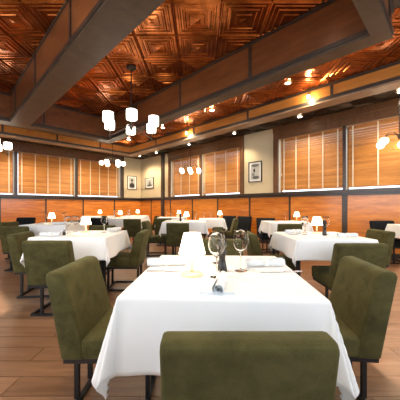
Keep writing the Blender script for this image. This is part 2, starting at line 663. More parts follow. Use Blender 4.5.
# ---- venetian blinds
def blind(side, a, b2, label, cord=False, tapes=4, tilt=-64):
    ln = b2 - a - 0.075
    c = (a + b2) / 2
    loc = uv2w(c, VW + 0.05, ZH) if side == 'R' else uv2w(UW + 0.05, c, ZH)
    rz = PI / 4 if side == 'R' else PI / 4 - PI / 2      # local -x faces the room (R); local y along the wall
    t = thing('window_blind', label, 'blind', loc, rz if side == 'R' else PI / 4 + PI / 2, 'wooden window blinds')
    hgt = ZH - ZS
    MB().box(-0.03, 0.03, -ln / 2, ln / 2, -0.055, -0.004).build('head_rail', 'blind_rail', t)
    MB().box(-0.026, 0.026, -ln / 2, ln / 2, -hgt + 0.050, -hgt + 0.075).build('bottom_rail', 'blind_rail', t)
    me = MB().box(-0.033, 0.033, -ln / 2, ln / 2, -0.0014, 0.0014).mesh('slat', 'blind_slat')
    n = 24
    z0, z1 = -0.085, -hgt + 0.10
    for i in range(n):
        link('slat', me, t, (0, 0, z0 + (z1 - z0) * i / (n - 1)), (0, math.radians(tilt), 0))
    tme = MB().box(-0.034, -0.031, -0.015, 0.015, -hgt + 0.07, -0.02).mesh('ladder_tape', 'blind_tape')
    for i in range(tapes):
        yy = -ln / 2 + 0.10 + (ln - 0.20) * i / (tapes - 1)
        link('ladder_tape', tme, t, (0, yy, 0))
    if cord:
        MB().tube([(-0.045, ln / 2 - 0.035, -0.06), (-0.045, ln / 2 - 0.035, -0.92)], 0.004, 6).lathe(
            [(0.006, -1.02), (0.014, -1.0), (0.012, -0.94), (0.005, -0.92)], 8, (-0.045, ln / 2 - 0.035, 0)).build('pull_cord', 'blind_tape', t)
    return t


blind('R', *RIGHT_WIN[0], 'closed orange wood blind nearest the right edge of the photo', tapes=4)
blind('R', *RIGHT_WIN[1], 'closed brown wood blind with a hanging pull cord beside the cream wall strip', cord=True, tapes=5)
blind('R', *RIGHT_WIN[2], 'bright wood blind on right wall just left of the street picture', tapes=4)
blind('R', *RIGHT_WIN[3], 'bright wood blind on right wall nearest the dark post', tapes=4)
blind('L', *LEFT_WIN[0], 'orange wood blind at the left edge of the photo', tapes=5)
blind('L', *LEFT_WIN[1], 'wide orange wood blind in the middle of the left wall', tapes=5)
blind('L', *LEFT_WIN[2], 'orange wood blind on the left wall nearest the portrait picture', tapes=5)

# ------------------------------------------------------------------ ceiling
CB = (0.67, 6.97)                    # u range of the coffers
A = (1.42, 3.29)                     # v range of the big coffer
B = (-1.20, 1.05)                    # v range of the left coffer
mb = MB()
mb.box(VR, VW, UR, UW, ZC, ZC + 0.1)
for (v0, v1, u0, u1) in ((3.40, VW, UR, UW), (VR, 3.40, 7.10, UW), (VR, 3.40, UR, 0.57), (VR, -1.40, 0.57, 7.10)):
    mb.box(v0, v1, u0, u1, ZL, ZC - 0.002)
ceiling = struct(mb.build('ceiling', 'ceiling_paint', rot=ROT45), 'coffered ceiling of embossed copper tin tiles and dark wood beams', 'ceiling')

TS = 0.61
prof = [(0.3049, 0.0), (0.292, -0.011), (0.279, 0.0), (0.250, 0.0), (0.240, -0.009), (0.222, -0.009), (0.212, 0.0), (0.188, -0.001),
        (0.176, -0.012), (0.158, -0.012), (0.146, -0.003), (0.106, -0.003), (0.096, -0.014), (0.045, -0.016), (0.0, -0.022)]


def tile_bm():
    bm = bmesh.new()
    prev = None
    for (h, z) in prof:
        if h > 0:
            cur = [bm.verts.new((sx * h, sy * h, z)) for sx, sy in ((-1, -1), (1, -1), (1, 1), (-1, 1))]
        else:
            cur = [bm.verts.new((0, 0, z))] * 4
        if prev:
            for i in range(4):
                j = (i + 1) % 4
                vs = [prev[j], prev[i], cur[i]] + ([cur[j]] if h > 0 else [])
                bm.faces.new(vs)
        prev = cur
    return bm


def tile_mesh(mat):
    bm = tile_bm()
    me = bpy.data.meshes.new('tin_tile')
    bm.to_mesh(me)
    bm.free()
    me.materials.append(MATS[mat])
    return me


tile_me = {k: tile_mesh(k) for k in ('copper_tin', 'dark_tin')}
X0, Y0 = -0.342 + TS / 2, 0.067 + TS / 2


def tile_field(u0, u1, v0, v1, z, mat):
    corners = [uv2w(u, v) for u in (u0, u1) for v in (v0, v1)]
    xs = [c.x for c in corners]
    ys = [c.y for c in corners]
    for i in range(int((min(xs) - X0) / TS) - 1, int((max(xs) - X0) / TS) + 2):
        for j in range(int((min(ys) - Y0) / TS) - 1, int((max(ys) - Y0) / TS) + 2):
            cx, cy = X0 + i * TS, Y0 + j * TS
            us, vs = (cy - cx) / R2, (cx + cy) / R2
            hd = TS / R2
            if us + hd <= u0 + 0.02 or us - hd >= u1 - 0.02 or vs + hd <= v0 + 0.02 or vs - hd >= v1 - 0.02:
                continue
            loc = (vs, us, z)
            if us - hd >= u0 and us + hd <= u1 and vs - hd >= v0 and vs + hd <= v1:
                link('tin_tile', tile_me[mat], ceiling, loc, (0, 0, -PI / 4))
                continue
            bm = tile_bm()
            un, vn = Vector((-1, 1, 0)) / R2, Vector((1, 1, 0)) / R2
            for nrm, lim, cc in ((un, u1, us), (-un, -u0, -us), (vn, v1, vs), (-vn, -v0, -vs)):
                bmesh.ops.bisect_plane(bm, geom=bm.verts[:] + bm.edges[:] + bm.faces[:], plane_co=nrm * (lim - cc), plane_no=nrm, clear_outer=True)
            if len(bm.faces) and sum(f.calc_area() for f in bm.faces) > 0.01:
                me = bpy.data.meshes.new('tin_tile')
                bm.to_mesh(me)
                me.materials.append(MATS[mat])
                link('tin_tile', me, ceiling, loc, (0, 0, -PI / 4))
            bm.free()


tile_field(CB[0], CB[1], A[0], A[1], ZC - 0.002, 'copper_tin')
tile_field(CB[0], CB[1], B[0], B[1], ZC - 0.002, 'copper_tin')
tile_field(-1.2, 8.4, 3.51, 4.81, ZL - 0.002, 'copper_tin')
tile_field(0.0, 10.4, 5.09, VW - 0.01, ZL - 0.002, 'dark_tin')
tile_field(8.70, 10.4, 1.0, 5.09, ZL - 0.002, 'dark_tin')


# ---- beams: dark core, wood panels between battens on the faces that show, trim strips
def beam(axis, lo, hi, a, b2, ztop_lo, ztop_hi, panel_mat, faces=('lo', 'hi'), div=1.25, first=0.0, under='beam_under'):
    """axis 'u': runs along u between a..b2, its v range lo..hi; axis 'v' likewise swapped"""
    ztop = max(ztop_lo, ztop_hi)

    def bx(mbx, c0, c1, l0, l1, z0, z1):
        if axis == 'u':
            mbx.box(c0, c1, l0, l1, z0, z1)
        else:
            mbx.box(l0, l1, c0, c1, z0, z1)
        return mbx
    core = bx(MB(), lo + 0.02, hi - 0.02, a, b2, ZB + 0.03, ztop).build('ceiling_beam', 'beam_dark', ceiling)
    bx(MB(), lo, hi, a, b2, ZB, ZB + 0.03).build('bottom_board', under, core)
    for f in faces:
        p = lo if f == 'lo' else hi
        zt = ztop_lo if f == 'lo' else ztop_hi
        s = 1 if f == 'lo' else -1
        q0, q1 = sorted((p + s * 0.004, p + s * 0.022))
        r0, r1 = sorted((p - s * 0.012, p + s * 0.022))
        bx(MB(), r0, r1, a, b2, ZB + 0.03, ZB + 0.085).build('lower_strip', 'beam_dark', core)
        bx(MB(), r0, r1, a, b2, zt - 0.05, zt).build('upper_strip', 'beam_dark', core)
        cuts = [a]
        c = a + (first if first else div)
        while c < b2 - 0.05:
            cuts.append(c)
            c += div
        cuts.append(b2)
        for k in range(len(cuts) - 1):
            bx(MB(), q0, q1, cuts[k] + 0.002, cuts[k + 1] - 0.002, ZB + 0.085, zt - 0.05).build('side_panel', panel_mat, core)
        for cc in cuts[1:-1]:
            bx(MB(), r0, r1, cc - 0.022, cc + 0.022, ZB + 0.085, zt - 0.05).build('batten', 'beam_dark', core)
    return core


beam('u', B[1], A[0], CB[0], CB[1], ZC, ZC, 'beam_panel', div=1.62, first=0.9)             # beam over the left half
beam('u', A[1], 3.51, CB[0], CB[1], ZC, ZL, 'beam_panel', div=1.62, first=1.55)            # long beam towards the right wall
beam('v', CB[1], 7.30, -1.5, 3.51, ZC, ZL, 'beam_panel', div=1.6)                          # cross beam at the far end
beam('v', 0.50, CB[0], -1.5, 3.51, ZL, ZC, 'beam_panel', div=1.6)                          # cross beam at the near end
beam('u', -1.50, B[0], CB[0], CB[1], ZL, ZC, 'beam_panel', div=1.6)                        # beam beyond the left coffer
beam('u', 4.81, 5.09, -1.5, 8.68, ZL, ZL, 'beam_panel_gold', div=1.75, first=1.3, under='beam_under_lit')          # soffit beam along the right wall
beam('v', 8.40, 8.68, -1.5, 4.81, ZL, ZL, 'beam_panel_gold', div=1.3, faces=('lo',), under='beam_under_lit')       # soffit beam along the left wall

# ------------------------------------------------------------------ recessed downlights
ring_me = MB().lathe([(0.042, 0.0), (0.062, 0.0), (0.065, -0.008), (0.042, -0.012)], 24, closed=True).mesh('trim_ring', 'lamp_white', True)
lens_me = MB().lathe([(0.042, -0.002), (0.042, -0.008), (0.025, -0.011)], 20).mesh('lens', 'downlight_lens', True)


def downlight(u, v, z, label, power, angle=100, group='recessed ceiling downlights', tgt=None):
    p = uv2w(u, v, z)
    t = thing('downlight', label, 'downlight', p, 0, group)
    link('trim_ring', ring_me, t)
    link('lens', lens_me, t)
    if power:
        spot('downlight_light', p + Vector((0, 0, -0.02)), power, angle=angle, target=tgt)


ZT = ZL - 0.037
for u, wh in ((0.75, 'at the right edge above the nearest blind'), (2.65, 'above the blind with the pull cord'), (4.60, 'above the street picture'),
              (6.55, 'above the middle of the far pair of blinds'), (8.50, 'above the dark post near the corner')):
    downlight(u, 6.02, ZT, 'small round downlight in dark soffit ' + wh, 80, 120)
for u, wh in ((0.25, 'near the upper right corner'), (2.07, 'with the brightest starburst'), (3.85, 'in the middle of the strip'),
              (5.65, 'behind the drum shade chandelier'), (7.45, 'farthest along towards the corner')):
    downlight(u, 4.22, ZT, 'round downlight in copper tin strip ' + wh, 80, 150)
for v, wh in ((1.6, 'over the leftmost blind'), (3.75, 'over the middle left wall blind'), (5.9, 'over the portrait corner')):
    downlight(9.5, v, ZT, 'small round downlight in dark soffit ' + wh, 165, 140)
# added downlights, out of view in the high coffers, brightening the near table
for k, (u, v, wh) in enumerate(((1.3, 2.3, 'near end of the big coffer'), (2.4, 0.1, 'left coffer'), (1.05, 0.35, 'left coffer over the nearest table'))):
    downlight(u, v, ZC - 0.038, 'added out-of-view downlight set in the copper tiles, ' + wh, 105, 95)


# small lamps with black stems on the soffit beam
def beam_spot(u, label):
    p = uv2w(u, 4.72, ZB + 0.18)
    t = thing('beam_lamp', label, 'spotlight', p, PI / 4, 'little lamps on the right soffit beam')
    MB().tube([(0.078, 0, 0.06), (0.0, 0, 0.06), (0, 0, 0.02)], 0.008, 8).build('stem', 'black_metal', t)
    MB().lathe([(0.016, 0.03), (0.022, 0.0), (0.024, -0.01)], 12).build('socket', 'black_metal', t, True)
    MB().lathe([(0.014, -0.01), (0.026, -0.035), (0.022, -0.055), (0.006, -0.066)], 12).build('bulb', 'bulb_glow', t, True)
    d = bpy.data.lights.new('beam_lamp_light', 'POINT')
    d.energy = 7
    d.color = (1.0, 0.78, 0.48)
    d.shadow_soft_size = 0.03
    o = bpy.data.objects.new('beam_lamp_light', d)
    COL.objects.link(o)
    o.location = p + Vector((0, 0, -0.1))


beam_spot(1.92, 'tiny bright lamp on golden soffit beam below the starburst downlight')
beam_spot(5.25, 'tiny bright lamp on black stem on soffit beam above the far blinds')


# ------------------------------------------------------------------ chandeliers
def drum_chandelier(p, ztop, zring, label, rot0, light, rad=0.43):
    t = thing('chandelier', label, 'chandelier', (p.x, p.y, zring), 0, 'six-lamp chandeliers with white drum shades')
    MB().lathe([(0.085, ztop - zring), (0.085, ztop - zring - 0.02), (0.02, ztop - zring - 0.035)], 20).build('ceiling_canopy', 'bronze', t, True)
    MB().tube([(0, 0, 0.14), (0, 0, ztop - zring - 0.02)], 0.010, 8).build('stem', 'black_metal', t)
    MB().lathe([(0.012, 0.20), (0.035, 0.17), (0.045, 0.13), (0.025, 0.08), (0.008, 0.04)], 16).build('hub', 'bronze', t, True)
    for k in range(6):
        a = rot0 + k * PI / 3
        c, s = math.cos(a), math.sin(a)
        am = MB().tube([(0.03 * c, 0.03 * s, 0.14), (0.2 * c, 0.2 * s, 0.06), (rad * c, rad * s, -0.02), (rad * c, rad * s, 0.10)], 0.008, 8).build('arm', 'bronze', t)
        MB().lathe([(0.006, -0.06), (0.014, -0.045), (0.012, -0.02), (0.006, 0.0)], 10, (rad * c, rad * s, 0)).build('finial', 'bronze', am, True)
        MB().lathe([(0.070, 0.10), (0.084, 0.106), (0.087, 0.18), (0.084, 0.258), (0.066, 0.265)], 24, (rad * c, rad * s, 0)).build('drum_shade', 'chandelier_shade', t, True)
    return t


def globe_chandelier(p, ztop, zg, label, n, rot0, rad=0.33):
    t = thing('globe_chandelier', label, 'chandelier', (p.x, p.y, zg), 0, 'chandeliers with arched arms and glowing globes')
    MB().lathe([(0.07, ztop - zg), (0.07, ztop - zg - 0.02), (0.015, ztop - zg - 0.03)], 18).build('ceiling_canopy', 'bronze', t, True)
    MB().tube([(0, 0, 0.05), (0, 0, ztop - zg - 0.02)], 0.009, 8).build('stem', 'black_metal', t)
    MB().lathe([(0.008, 0.16), (0.03, 0.12), (0.03, 0.08), (0.008, 0.04)], 14).build('hub', 'bronze', t, True)
    for k in range(n):
        a = rot0 + k * 2 * PI / n
        c, s = math.cos(a), math.sin(a)
        pts = [(rad * q * c, rad * q * s, 0.10 + 0.10 * math.sin(PI * q) - 0.04 * q) for q in (0, .2, .4, .6, .8, 1.0)]
        MB().tube(pts, 0.007, 8).build('arm', 'bronze', t)
        MB().lathe([(0.02, 0.06), (0.055, 0.045), (0.072, 0.0), (0.055, -0.05), (0.02, -0.068)], 18, (rad * c, rad * s, 0)).build('globe', 'globe_glow', t, True)
    return t


drum_chandelier(Vector((-1.22, 4.56, 0)), ZC - 0.02, 2.36, 'white drum shade chandelier hanging in the big coffer at upper left', math.radians(226), 40)
drum_chandelier(uv2w(7.86, 0.70), ZL, 2.36, 'drum shade chandelier at the left edge in front of the left blind', math.radians(275), 20)
globe_chandelier(uv2w(7.86, 3.87), ZL, 2.45, 'globe chandelier in front of the left wall blind nearest the portrait', 6, 0.3)
globe_chandelier(Vector((-0.33, 8.75, 0)), ZL, 2.27, 'globe chandelier in front of the far pair of right wall blinds', 6, 0.5)
globe_chandelier(Vector((3.80, 4.90, 0)), ZL, 2.30, 'chandelier reflection at the right edge, built as a globe chandelier before the nearest blind', 5, 3.3)  # hanging lamp standing in for a chandelier's reflection in the window
drum_chandelier(uv2w(3.0, -0.35), ZC - 0.02, 2.36, 'drum shade chandelier in the left coffer beside the camera', 0.2, 40)


# ------------------------------------------------------------------ framed pictures
def picture(side, a, b2, z0, z1, mat, label, frame=0.022):
    wd, hg = b2 - a, z1 - z0
    c = (a + b2) / 2
    loc = uv2w(c, VW, (z0 + z1) / 2) if side == 'R' else uv2w(UW, c, (z0 + z1) / 2)
    rz = PI / 4 - PI / 2 if side == 'R' else PI / 4
    t = thing('framed_picture', label, 'picture', loc, rz, 'framed black and white photographs')
    f = MB()
    for x0, x1, p, q in ((-wd / 2, wd / 2, hg / 2 - frame, hg / 2), (-wd / 2, wd / 2, -hg / 2, -hg / 2 + frame),
                         (-wd / 2, -wd / 2 + frame, -hg / 2 + frame, hg / 2 - frame), (wd / 2 - frame, wd / 2, -hg / 2 + frame, hg / 2 - frame)):
        f.box(x0, x1, -0.03, -0.002, p, q)
    f.build('frame', 'frame_black', t)
    MB().box(-wd / 2 + frame, wd / 2 - frame, -0.012, -0.004, -hg / 2 + frame, hg / 2 - frame).build('mat_board', 'photo_mat', t)
    k = 0.075
    MB().box(-wd / 2 + k, wd / 2 - k, -0.0145, -0.012, -hg / 2 + k, hg / 2 - k).build('print', mat, t)


picture('L', 5.84, 6.30, 1.82, 2.43, 'print_portrait', 'framed portrait photograph on the cream wall left of the corner')
picture('R', 9.38, 10.04, 1.86, 2.33, 'print_building', 'wide framed photograph on the cream wall right of the corner')
picture('R', 3.99, 4.44, 1.78, 2.38, 'print_street', 'tall framed photograph between the two pairs of right wall blinds')


# ------------------------------------------------------------------ tables and cloths
TH = 0.735


def make_table(name, cx, cy, wx, wy, rz, where, near=True):
    t = thing('dining_table', 'dining table under white cloth, ' + where, 'table', (cx, cy, 0), rz, 'dining tables')
    MB().box(-wx / 2, wx / 2, -wy / 2, wy / 2, TH - 0.03, TH).build('tabletop', 'table_wood', t, bevel=0.004)
    for s in (-1, 1):
        x = s * wx * 0.30
        MB().box(x - 0.022, x + 0.022, -0.022, 0.022, 0.02, TH - 0.03).build('leg', 'black_metal', t)
        MB().box(x - 0.03, x + 0.03, -wy * 0.20, wy * 0.20, 0.0, 0.022).build('foot', 'black_metal', t, bevel=0.004)
    MB().box(-wx * 0.30, wx * 0.30, -0.02, 0.02, TH - 0.07, TH - 0.03).build('apron', 'black_metal', t)
    c = cloth(wx + 0.012, wy + 0.012, {'near': 0.278, 'right': 0.20}.get(name, 0.235), random.random() * 10)
    o = link('tablecloth', c, None, (cx, cy, 0), (0, 0, rz))
    tag(o, 'white cloth draped over the dining table ' + where, 'tablecloth', 'white tablecloths')
    return t


def cloth(wx, wy, L, ph):
    hx, hy = wx / 2, wy / 2
    def axis(h):
        out = [0.004, 0.012] + [L * (i + 1) / 15 for i in range(15)]
        vals = [-h - q for q in reversed(out)] + [-h + 2 * h * i / 20 for i in range(21)] + [h + q for q in out]
        return vals
    xs, ys = axis(hx), axis(hy)
    V = []
    for yv in ys:
        for xv in xs:
            a = max(abs(xv) - hx, 0)
            b2 = max(abs(yv) - hy, 0)
            sx = 1 if xv >= 0 else -1
            sy = 1 if yv >= 0 else -1
            px, py, pz = max(-hx, min(hx, xv)), max(-hy, min(hy, yv)), TH + 0.003
            r = math.hypot(a, b2)
            if r > 0:
                fi = math.atan2(b2, a)
                s2 = math.sin(2 * fi)
                al = math.radians(5 + 17 * s2 * (1 - 0.9 * math.exp(-((math.degrees(fi) - 45) / 13) ** 2)))
                if a > 0 and b2 > 0:
                    rr = r * (1 - 0.06 * s2)
                else:
                    rr = r
                hor = rr * math.sin(al)
                # soft waves along the hem
                along = py if a > 0 and b2 == 0 else px
                wv = 0.018 * math.sin(along * 11 + ph + (2 if a > 0 else 0)) * (r / L) ** 1.5 if (a == 0 or b2 == 0) else 0
                ed = min(1.0, (hx - abs(px) if b2 > 0 else hy - abs(py)) / 0.12) if (a == 0 or b2 == 0) else 0
                hor += wv * ed + 0.004 * min(1, r / 0.006)
                px += sx * hor * math.cos(fi)
                py += sy * hor * math.sin(fi)
                # gather the corner into folds to both sides of the ridge
                if a > 0 and b2 > 0:
                    g = 0.012 * (r / L) * math.sin(4 * fi)
                    px += -sx * g * 0.5 * math.sin(fi)
                    py += sy * g * 0.5 * math.cos(fi)
                pz -= rr * math.cos(al)
                if r < 0.02:
                    pz += 0.0
            V.append((px, py, pz))
    n = len(xs)
    F = [(j * n + i, j * n + i + 1, (j + 1) * n + i + 1, (j + 1) * n + i) for j in range(len(ys) - 1) for i in range(n - 1)]
    me = bpy.data.meshes.new('tablecloth')
    me.from_pydata(V, [], F)
    me.materials.append(MATS['cloth'])
    for p in me.polygons:
        p.use_smooth = True
    me.update()
    # fabric thickness, downwards and inwards
    bm = bmesh.new()
    bm.from_mesh(me)
    bmesh.ops.recalc_face_normals(bm, faces=bm.faces)
    bmesh.ops.solidify(bm, geom=bm.faces[:], thickness=0.0015)
    bm.to_mesh(me)
    bm.free()
    return me


TABLES = {
    'near': (0.098, 1.325, 0.745, 0.79, math.radians(-3.0), 'nearest the camera'),
    'left': (-1.40, 3.10, 0.79, 0.78, 0, 'left middle, in front of the left chairs'),
    'farleft': (-2.73, 4.83, 0.78, 0.76, 0, 'far left, behind the left middle table'),
    'right': (1.345, 2.92, 0.78, 0.78, 0, 'right middle, with the standing pepper mill'),
    'rightback': (1.80, 5.48, 0.78, 0.75, 0, 'right, against the wainscot behind the right middle table'),
    'centre': (-0.33, 5.68, 0.88, 0.80, 0, 'centre, right behind the glowing near lamp'),
    'centreback': (-0.83, 7.60, 0.74, 0.72, 0, 'centre back, below the far blinds'),
    'wall': (0.30, 6.80, 0.62, 0.72, 0, 'in front of the two black chairs'),
    'portrait': (-2.02, 7.22, 0.85, 0.74, 0, 'below the portrait picture'),
    'corner': (-2.20, 8.75, 0.74, 0.72, 0, 'closest to the room corner'),
    'farwall': (-3.30, 8.35, 0.80, 0.72, 0, 'farthest along the left wall'),
    'edge': (3.84, 4.44, 0.70, 0.66, 0, 'cut by the right edge of the photo'),
}
for k, (cx, cy, wx, wy, rz, where) in TABLES.items():
    make_table(k, cx, cy, wx, wy, rz, where)


# ------------------------------------------------------------------ chairs
def make_chair(fab):
    t = link('dining_chair', None)
    W = 0.225
    MB().prism_x([(-0.205, 0.318), (-0.285, 0.752), (-0.272, 0.776), (-0.215, 0.776), (-0.190, 0.758), (-0.105, 0.44), (-0.085, 0.318)], -W, W).build(
        'backrest', fab, t, True, bevel=0.026, seg=4)
    MB().prism_x([(-0.12, 0.318), (-0.112, 0.425), (0.10, 0.448), (0.262, 0.452), (0.275, 0.430), (0.270, 0.318)], -W + 0.001, W - 0.001).build(
        'seat', fab, t, True, bevel=0.020, seg=3)
    fr = MB()
    for x0, x1, y0, y1 in ((-0.21, 0.21, -0.200, -0.175), (-0.21, 0.21, 0.235, 0.26), (-0.21, -0.185, -0.175, 0.235), (0.185, 0.21, -0.175, 0.235)):
        fr.box(x0, x1, y0, y1, 0.294, 0.319)
    fr.build('seat_frame', 'black_metal', t)
    leg = MB().box(-0.012, 0.012, -0.012, 0.012, 0.022, 0.296).mesh('leg', 'black_metal')
    for sx in (-0.085, 0.085):
        for yy in (-0.187, 0.20):
            link('leg', leg, t, (sx, yy, 0))
    run = MB().box(-0.012, 0.012, -0.187, 0.212, 0.0, 0.022).mesh('floor_runner', 'black_metal')
    for sx in (-0.19, 0.19):
        link('floor_runner', run, t, (sx, 0, 0))
    bar = MB().box(-0.178, 0.178, -0.012, 0.012, 0.0, 0.022).mesh('cross_bar', 'black_metal')
    for yy in (-0.175, 0.20):
        link('cross_bar', bar, t, (0, yy, 0))
    return t


green = make_chair('olive_velvet')
black = make_chair('black_leather')
FACE = {'N': 0.0, 'S': PI, 'E': -PI / 2, 'W': PI / 2}


def chair(qx, qy, face, label, kind='g', turn=0.0):
    """qx, qy: middle of the top rear edge of the back; face: direction of sitting"""
    rz = FACE[face] + math.radians(turn) if isinstance(face, str) else face
    f = Vector((-math.sin(rz), math.cos(rz), 0))
    p = Vector((qx, qy, 0)) + f * 0.28
    if kind == 'g':
        return proto_copy(green, 'dining_chair', label, 'chair', p, rz, 'olive green velvet dining chairs')
    return proto_copy(black, 'dining_chair', label, 'chair', p, rz, 'black dining chairs')


chair(0.120, 0.615, 'N', 'olive velvet chair closest to the camera, its back cut by the bottom edge').scale = (0.97, 1.0, 0.955)
chair(-0.765, 1.49, 'E', 'large olive velvet chair on the left side of the nearest table')
chair(1.00, 1.485, 'W', 'large olive velvet chair on the right side of the nearest table', turn=-6)
chair(0.20, 2.60, 'S', 'olive chair on the far side of the nearest table, behind the wine glasses')
chair(-1.45, 2.40, 'N', 'dark olive chair seen from behind at the left middle table')
chair(-2.24, 3.15, 'E', 'olive chair at the left side of the left middle table', turn=8)
chair(-0.71, 3.42, 'W', 'olive chair on the right side of the left middle table')
chair(-1.66, 4.42, 'S', 'olive chair on the far side of the left middle table, behind its lamp')
chair(1.42, 2.23, 'N', 'olive chair seen from behind at the right middle table')
chair(0.58, 3.20, 'E', 'olive chair on the left side of the right middle table, right of the wine glasses')
chair(2.50, 3.50, 'W', 'olive chair at the right edge facing the right middle table')
chair(1.66, 4.70, 'N', 'olive chair back showing just behind the right middle table')
chair(1.62, 6.38, 'S', 'black chair behind the table against the right wainscot', 'b')
chair(-0.43, 4.92, 'N', 'grey green chair seen from behind at the centre table')
chair(-1.24, 5.66, 'E', 'olive chair on the left side of the centre table')
chair(-3.02, 4.13, 'N', 'dark olive chair seen from behind at the far left table')
chair(-2.75, 5.82, 'S', 'olive chair on the far side of the far left table')
chair(-4.02, 5.36, 'E', 'olive chair at the left edge of the photo, far back')
chair(-4.50, 6.70, 'S', 'black chair near the left wainscot behind the far left chairs', 'b')
chair(-1.73, 6.50, 'N', 'dark olive chair seen from behind, at the table below the portrait')
chair(-2.50, 6.28, 'N', 'black chair seen from behind, at the table below the portrait', 'b')
chair(-1.42, 8.75, 'W', 'olive chair at the table closest to the room corner')
chair(-0.98, 6.84, 'N', 'olive chair seen from behind at the centre back table')
chair(0.98, 6.72, 'W', 'yellowish olive chair facing left in front of the two black chairs')
p = uv2w(4.85, 6.15)
chair(p.x, p.y, 3 * PI / 4, 'black chair with its back to the wainscot, left one of the pair', 'b')
p = uv2w(4.30, 6.15)
chair(p.x, p.y, 3 * PI / 4, 'black chair with its back to the wainscot, right one of the pair', 'b')
chair(3.66, 5.22, 'S', 'black chair behind the table cut by the right edge', 'b')

# ------------------------------------------------------------------ things on the tables
ZTOP = TH + 0.0032


def make_lamp():
    t = link('table_lamp', None)
    MB().lathe([(0.055, 0.0), (0.056, 0.006), (0.052, 0.011), (0.012, 0.014)], 28).build('base', 'lamp_white', t, True)
    MB().lathe([(0.009, 0.012), (0.007, 0.03), (0.007, 0.125)], 14).build('stem', 'lamp_white', t, True)
    MB().lathe([(0.064, 0.104), (0.040, 0.202), (0.038, 0.202), (0.062, 0.104)], 32, closed=True).build('shade', 'lamp_shade', t, True)
    MB().lathe([(0.006, 0.196), (0.038, 0.2), (0.038, 0.201), (0.006, 0.201)], 24).build('shade_cap', 'lamp_shade', t, True)
    return t


def make_glass():
    t = link('wine_glass', None)
    w_ = 0.0012
    outer = [(0.0, 0.0), (0.034, 0.0), (0.033, 0.003), (0.006, 0.007), (0.0035, 0.02), (0.0035, 0.085), (0.008, 0.095), (0.028, 0.112), (0.039, 0.135), (0.0405, 0.155), (0.036, 0.185), (0.031, 0.205)]
    inner = [(r - w_, z) for r, z in reversed(outer[6:])]
    inner = [(max(r, 0.0), z + (0.002 if i == len(inner) - 1 else 0.0004)) for i, (r, z) in enumerate(inner)]
    stem = MB().lathe([(0.0005, 0.0), (0.034, 0.0), (0.033, 0.003), (0.006, 0.007), (0.0035, 0.02), (0.0035, 0.088), (0.0005, 0.0885)], 20)
    stem.build('stem', 'glass', t, True)
    bowl = [(0.004, 0.089), (0.010, 0.095), (0.028, 0.112), (0.039, 0.135), (0.0405, 0.155), (0.036, 0.185), (0.031, 0.207),
            (0.030, 0.207), (0.035, 0.185), (0.0393, 0.155), (0.0378, 0.135), (0.027, 0.114), (0.009, 0.0975), (0.001, 0.0965)]
    MB().lathe(bowl, 24).build('bowl', 'glass', t, True)
    return t


def make_mill():
    t = link('pepper_mill', None)
    MB().lathe([(0.024, 0.0), (0.026, 0.01), (0.022, 0.035), (0.016, 0.06), (0.017, 0.08), (0.023, 0.10), (0.024, 0.112), (0.012, 0.12)], 20).build('body', 'mill_black', t, True)
    MB().lathe([(0.012, 0.119), (0.022, 0.128), (0.0245, 0.145), (0.020, 0.162), (0.008, 0.170)], 20).build('head', 'mill_black', t, True)
    MB().lathe([(0.006, 0.169), (0.008, 0.175), (0.004, 0.182)], 12).build('knob', 'steel', t, True)
    return t


def make_plate(r=0.085):
    t = MB().lathe([(0.02, 0.0), (r * 0.6, 0.0), (r * 0.64, 0.003), (r, 0.012), (r, 0.014), (r * 0.66, 0.006), (0.02, 0.004)], 32).build('plate', 'china', None, True)
    return t


def make_roll(length=0.21):
    """rolled linen napkin, a spiral seen at its ends, with a ring"""
    t = link('napkin_roll', None)
    mb = MB()
    n = 40
    prof = []
    for i in range(n):
        a = i / (n - 1) * 4.3 * PI
        r = 0.006 + 0.0185 * i / (n - 1)
        prof.append((r * math.cos(a), r * math.sin(a) + 0.0255))
    inn = [(pp[0] * 0.93, (pp[1] - 0.0255) * 0.93 + 0.0255) for pp in reversed(prof)]
    b0 = 0
    st = 9
    loop = prof + inn
    N = len(loop)
    for k in range(st):
        q = k / (st - 1)
        sc = 1.0 - 0.16 * math.exp(-((q - 0.5) / 0.12) ** 2) + 0.03 * math.sin(q * 9)
        for (yy, zz) in loop:
            mb.v.append(((q - 0.5) * length, yy * sc, (zz - 0.0255) * sc + 0.0255))
    for k in range(st - 1):
        for i in range(N):
            j = (i + 1) % N
            mb.f.append((k * N + i, k * N + j, (k + 1) * N + j, (k + 1) * N + i))
    for i in range(n - 1):
        mb.f.append((i, i + 1, N - 2 - i, N - 1 - i))
        o2 = (st - 1) * N
        mb.f.append((o2 + i, o2 + i + 1, o2 + N - 2 - i, o2 + N - 1 - i))
    mb.build('linen', 'napkin', t, True)
    MB().tube([(-0.011, 0, 0.0255), (0.011, 0, 0.0255)], 0.0232, 20).build('paper_band', 'white_paper', t, True)
    return t


def make_knife():
    t = link('table_knife', None)
    MB().quadbox([(-0.10, -0.008, 0.0), (0.02, -0.009, 0.0), (0.02, 0.009, 0.0), (-0.105, 0.006, 0.0),
                  (-0.10, -0.007, 0.002), (0.02, -0.008, 0.002), (0.02, 0.008, 0.002), (-0.105, 0.005, 0.002)])
    mb = MB()
    mb.quadbox([(-0.10, -0.004, 0.001), (0.02, -0.009, 0.001), (0.02, 0.009, 0.001), (-0.105, 0.006, 0.001),
                (-0.10, -0.004, 0.003), (0.02, -0.008, 0.003), (0.02, 0.008, 0.003), (-0.105, 0.005, 0.003)])
    mb.build('blade', 'steel', t)
    MB().box(0.02, 0.11, -0.007, 0.007, 0.0, 0.007).build('handle', 'steel', t, bevel=0.002)
    return t


